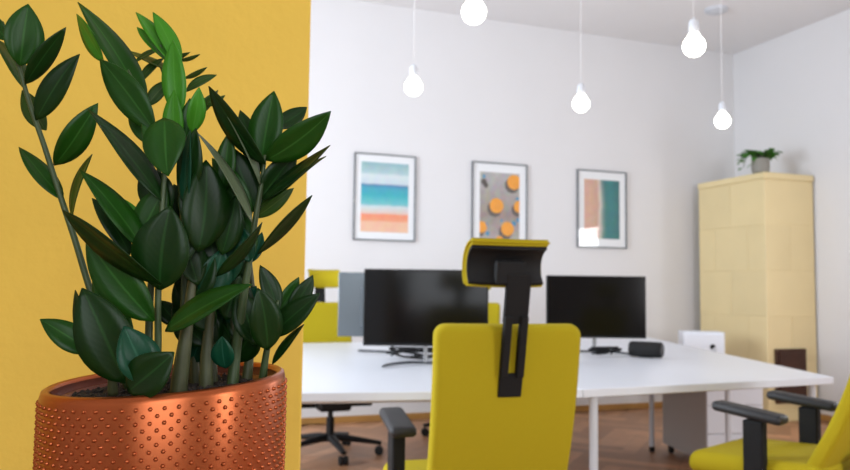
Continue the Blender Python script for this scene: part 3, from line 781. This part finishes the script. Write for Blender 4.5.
# D: shoot at the very back with narrow turned leaves
stem([(200, 385, .87), (196, 300, .87), (188, 180, .87), (176, 110, .87), (160, 66, .87)], [.004, .003, .002, .001], [
    (168, 70, 122, 49, 6, 'o', .02, .87), (134, 63, 160, 48, 5, 'o', .01, .87), (140, 82, 164, 58, 8, 'o', .01, .87), (147, 106, 171, 80, 14, 'o', .01, .87),
    (168, 60, 190, 52, 5, 'o', .01, .87), (178, 60, 200, 54, 4, 'o', .01, .87), (184, 78, 207, 67, 5, 'o', .01, .87), (186, 92, 217, 75, 9, 'o', .01, .87),
    (186, 118, 218, 90, 11, 'o', .01, .87), (205, 105, 225, 95, 6, 'o', .01, .87)], d0=.87)
# E: front middle shoot
stem([(156, 392, .745), (158, 345, .74), (158, 300, .735), (160, 250, .735), (162, 210, .735), (164, 180, .735), (165, 150, .735), (164, 125, .735)], [.0036, .003, .0024, .0018], [
    (164, 202, 88, 109, 20, 'd', -.01, .735, .04), (164, 118, 168, 176, 40, 'm', -.02, .725, .03), (185, 205, 190, 130, 13, 't', -.01, .745), (186, 196, 196, 128, 24, 'd', -.01, .75),
    (146, 252, 80, 170, 22, 'm', -.01, .735), (130, 255, 92, 198, 19, 'd', .0, .76), (146, 244, 114, 195, 24, 'b', .0, .765), (140, 238, 166, 185, 30, 'm', .0, .745),
    (160, 290, 170, 206, 54, 'd', -.01, .72, .02), (166, 170, 142, 124, 17, 'm', .0, .76),
    (162, 284, 63, 210, 19, 'd', -.01, .71, .03), (154, 321, 86, 238, 40, 'm', .0, .725, .03), (168, 270, 200, 215, 30, 'd', .02, .74),
    (170, 212, 142, 168, 34, 'd', .0, .75)], d0=.735)
# F: low shoot with broad rounded leaves
stem([(113, 394, .735), (112, 375, .73), (110, 350, .73), (105, 320, .73)], [.0048, .004, .003, .002], [
    (126, 383, 82, 288, 52, 'd', -.01, .705, .05), (86, 346, 75, 290, 12, 'd', .01, .725), (96, 352, 40, 319, 26, 'm', -.01, .725, .04),
    (132, 345, 93, 272, 26, 'm', .02, .75)], m=stem_thick, d0=.73)
stem([(148, 394, .72), (147, 375, .715), (140, 360, .71)], [.0036, .003, .002], [
    (152, 384, 124, 326, 40, 't', -.01, .70, .06), (128, 392, 174, 352, 40, 'd', -.01, .69, .07)], d0=.715)
# G: stout pale stems rising from the soil
stem([(178, 396, .755), (181, 370, .755), (186, 335, .755), (190, 300, .76), (196, 255, .765), (205, 210, .77), (208, 180, .77)], [.0085, .0075, .0055, .004, .0025, .0018], [
    (165, 331, 252, 284, 22, 'm', -.02, .735, .05), (198, 252, 206, 160, 46, 'd', .0, .75, .03), (206, 240, 186, 170, 34, 'd', .0, .76),
    (222, 255, 236, 195, 26, 'd', .0, .77), (215, 262, 200, 200, 30, 'd', .01, .78), (222, 192, 229, 132, 20, 'm', .0, .775),
    (198, 285, 178, 225, 30, 'd', .0, .76), (206, 300, 222, 248, 32, 't', .0, .775), (194, 300, 214, 255, 26, 'd', .0, .77)], m=stem_thick, d0=.765)
stem([(206, 394, .79), (207, 350, .79), (212, 300, .79), (216, 250, .79)], [.0075, .006, .004, .002], [
    (226, 368, 222, 336, 22, 't', -.01, .775), (212, 330, 190, 300, 26, 'd', .0, .79), (226, 320, 240, 275, 26, 'd', .0, .80), (206, 345, 176, 318, 24, 'd', .0, .80), (216, 290, 244, 228, 26, 't', .0, .79)], m=stem_thick, d0=.79)
stem([(196, 390, .83), (190, 330, .83), (184, 270, .83), (176, 230, .83)], [.006, .005, .003, .002], [
    (184, 300, 200, 240, 32, 'd', .0, .82), (180, 280, 160, 230, 30, 'd', .0, .82), (186, 330, 214, 300, 28, 'd', .0, .82), (180, 325, 158, 300, 20, 'd', 0, .83)], m=stem_thick, d0=.83)
# H/I: right hand shoot
stem([(232, 390, .80), (236, 350, .80), (243, 300, .79), (250, 255, .785), (256, 215, .78), (262, 180, .78), (265, 155, .78)], [.0062, .005, .0034, .0026, .0018], [
    (266, 164, 209, 86, 20, 'd', -.01, .77), (260, 184, 216, 96, 9, 'g', .0, .768, .03), (252, 222, 197, 132, 9, 'g', -.01, .755, .03),
    (262, 160, 274, 91, 33, 'm', .0, .785), (274, 128, 307, 107, 18, 'd', .02, .80), (266, 160, 331, 111, 31, 'm', -.02, .77, .03),
    (261, 198, 297, 152, 27, 'd', .0, .785), (262, 200, 330, 145, 11, 'd', .0, .77), (261, 206, 326, 156, 10, 'o', .0, .775), (254, 218, 294, 188, 14, 'o', .01, .79),
    (257, 254, 312, 195, 12, 'd', -.01, .775), (258, 214, 232, 147, 31, 'd', .0, .785), (262, 172, 240, 110, 22, 'd', .01, .79), (252, 214, 212, 158, 24, 'm', .01, .78),
    (216, 276, 262, 222, 12, 'd', -.01, .75), (252, 258, 226, 200, 26, 'm', .01, .79), (244, 250, 214, 190, 32, 'm', .01, .79), (250, 262, 240, 225, 20, 't', .0, .78),
    (252, 262, 262, 232, 12, 't', .01, .79)], d0=.78)
# K: low right cluster
stem([(262, 384, .82), (266, 355, .815), (272, 325, .81), (278, 300, .81)], [.0045, .0035, .0025, .0015], [
    (278, 312, 260, 265, 19, 'd', .0, .81), (278, 312, 299, 277, 15, 'm', .01, .82), (288, 312, 313, 275, 18, 'd', .01, .82), (270, 337, 320, 293, 24, 'd', -.01, .80, .03),
    (272, 364, 304, 324, 8, 'd', .0, .80), (268, 350, 258, 288, 32, 'd', -.02, .79, .03), (256, 345, 238, 290, 30, 'd', .0, .80)], d0=.81)
stem([(246, 388, .83), (250, 350, .83), (254, 310, .83), (250, 260, .83)], [.006, .0045, .003, .002], [
    (250, 320, 236, 270, 24, 'd', .0, .82), (248, 345, 228, 310, 24, 'd', .0, .83)], m=stem_thick, d0=.83)

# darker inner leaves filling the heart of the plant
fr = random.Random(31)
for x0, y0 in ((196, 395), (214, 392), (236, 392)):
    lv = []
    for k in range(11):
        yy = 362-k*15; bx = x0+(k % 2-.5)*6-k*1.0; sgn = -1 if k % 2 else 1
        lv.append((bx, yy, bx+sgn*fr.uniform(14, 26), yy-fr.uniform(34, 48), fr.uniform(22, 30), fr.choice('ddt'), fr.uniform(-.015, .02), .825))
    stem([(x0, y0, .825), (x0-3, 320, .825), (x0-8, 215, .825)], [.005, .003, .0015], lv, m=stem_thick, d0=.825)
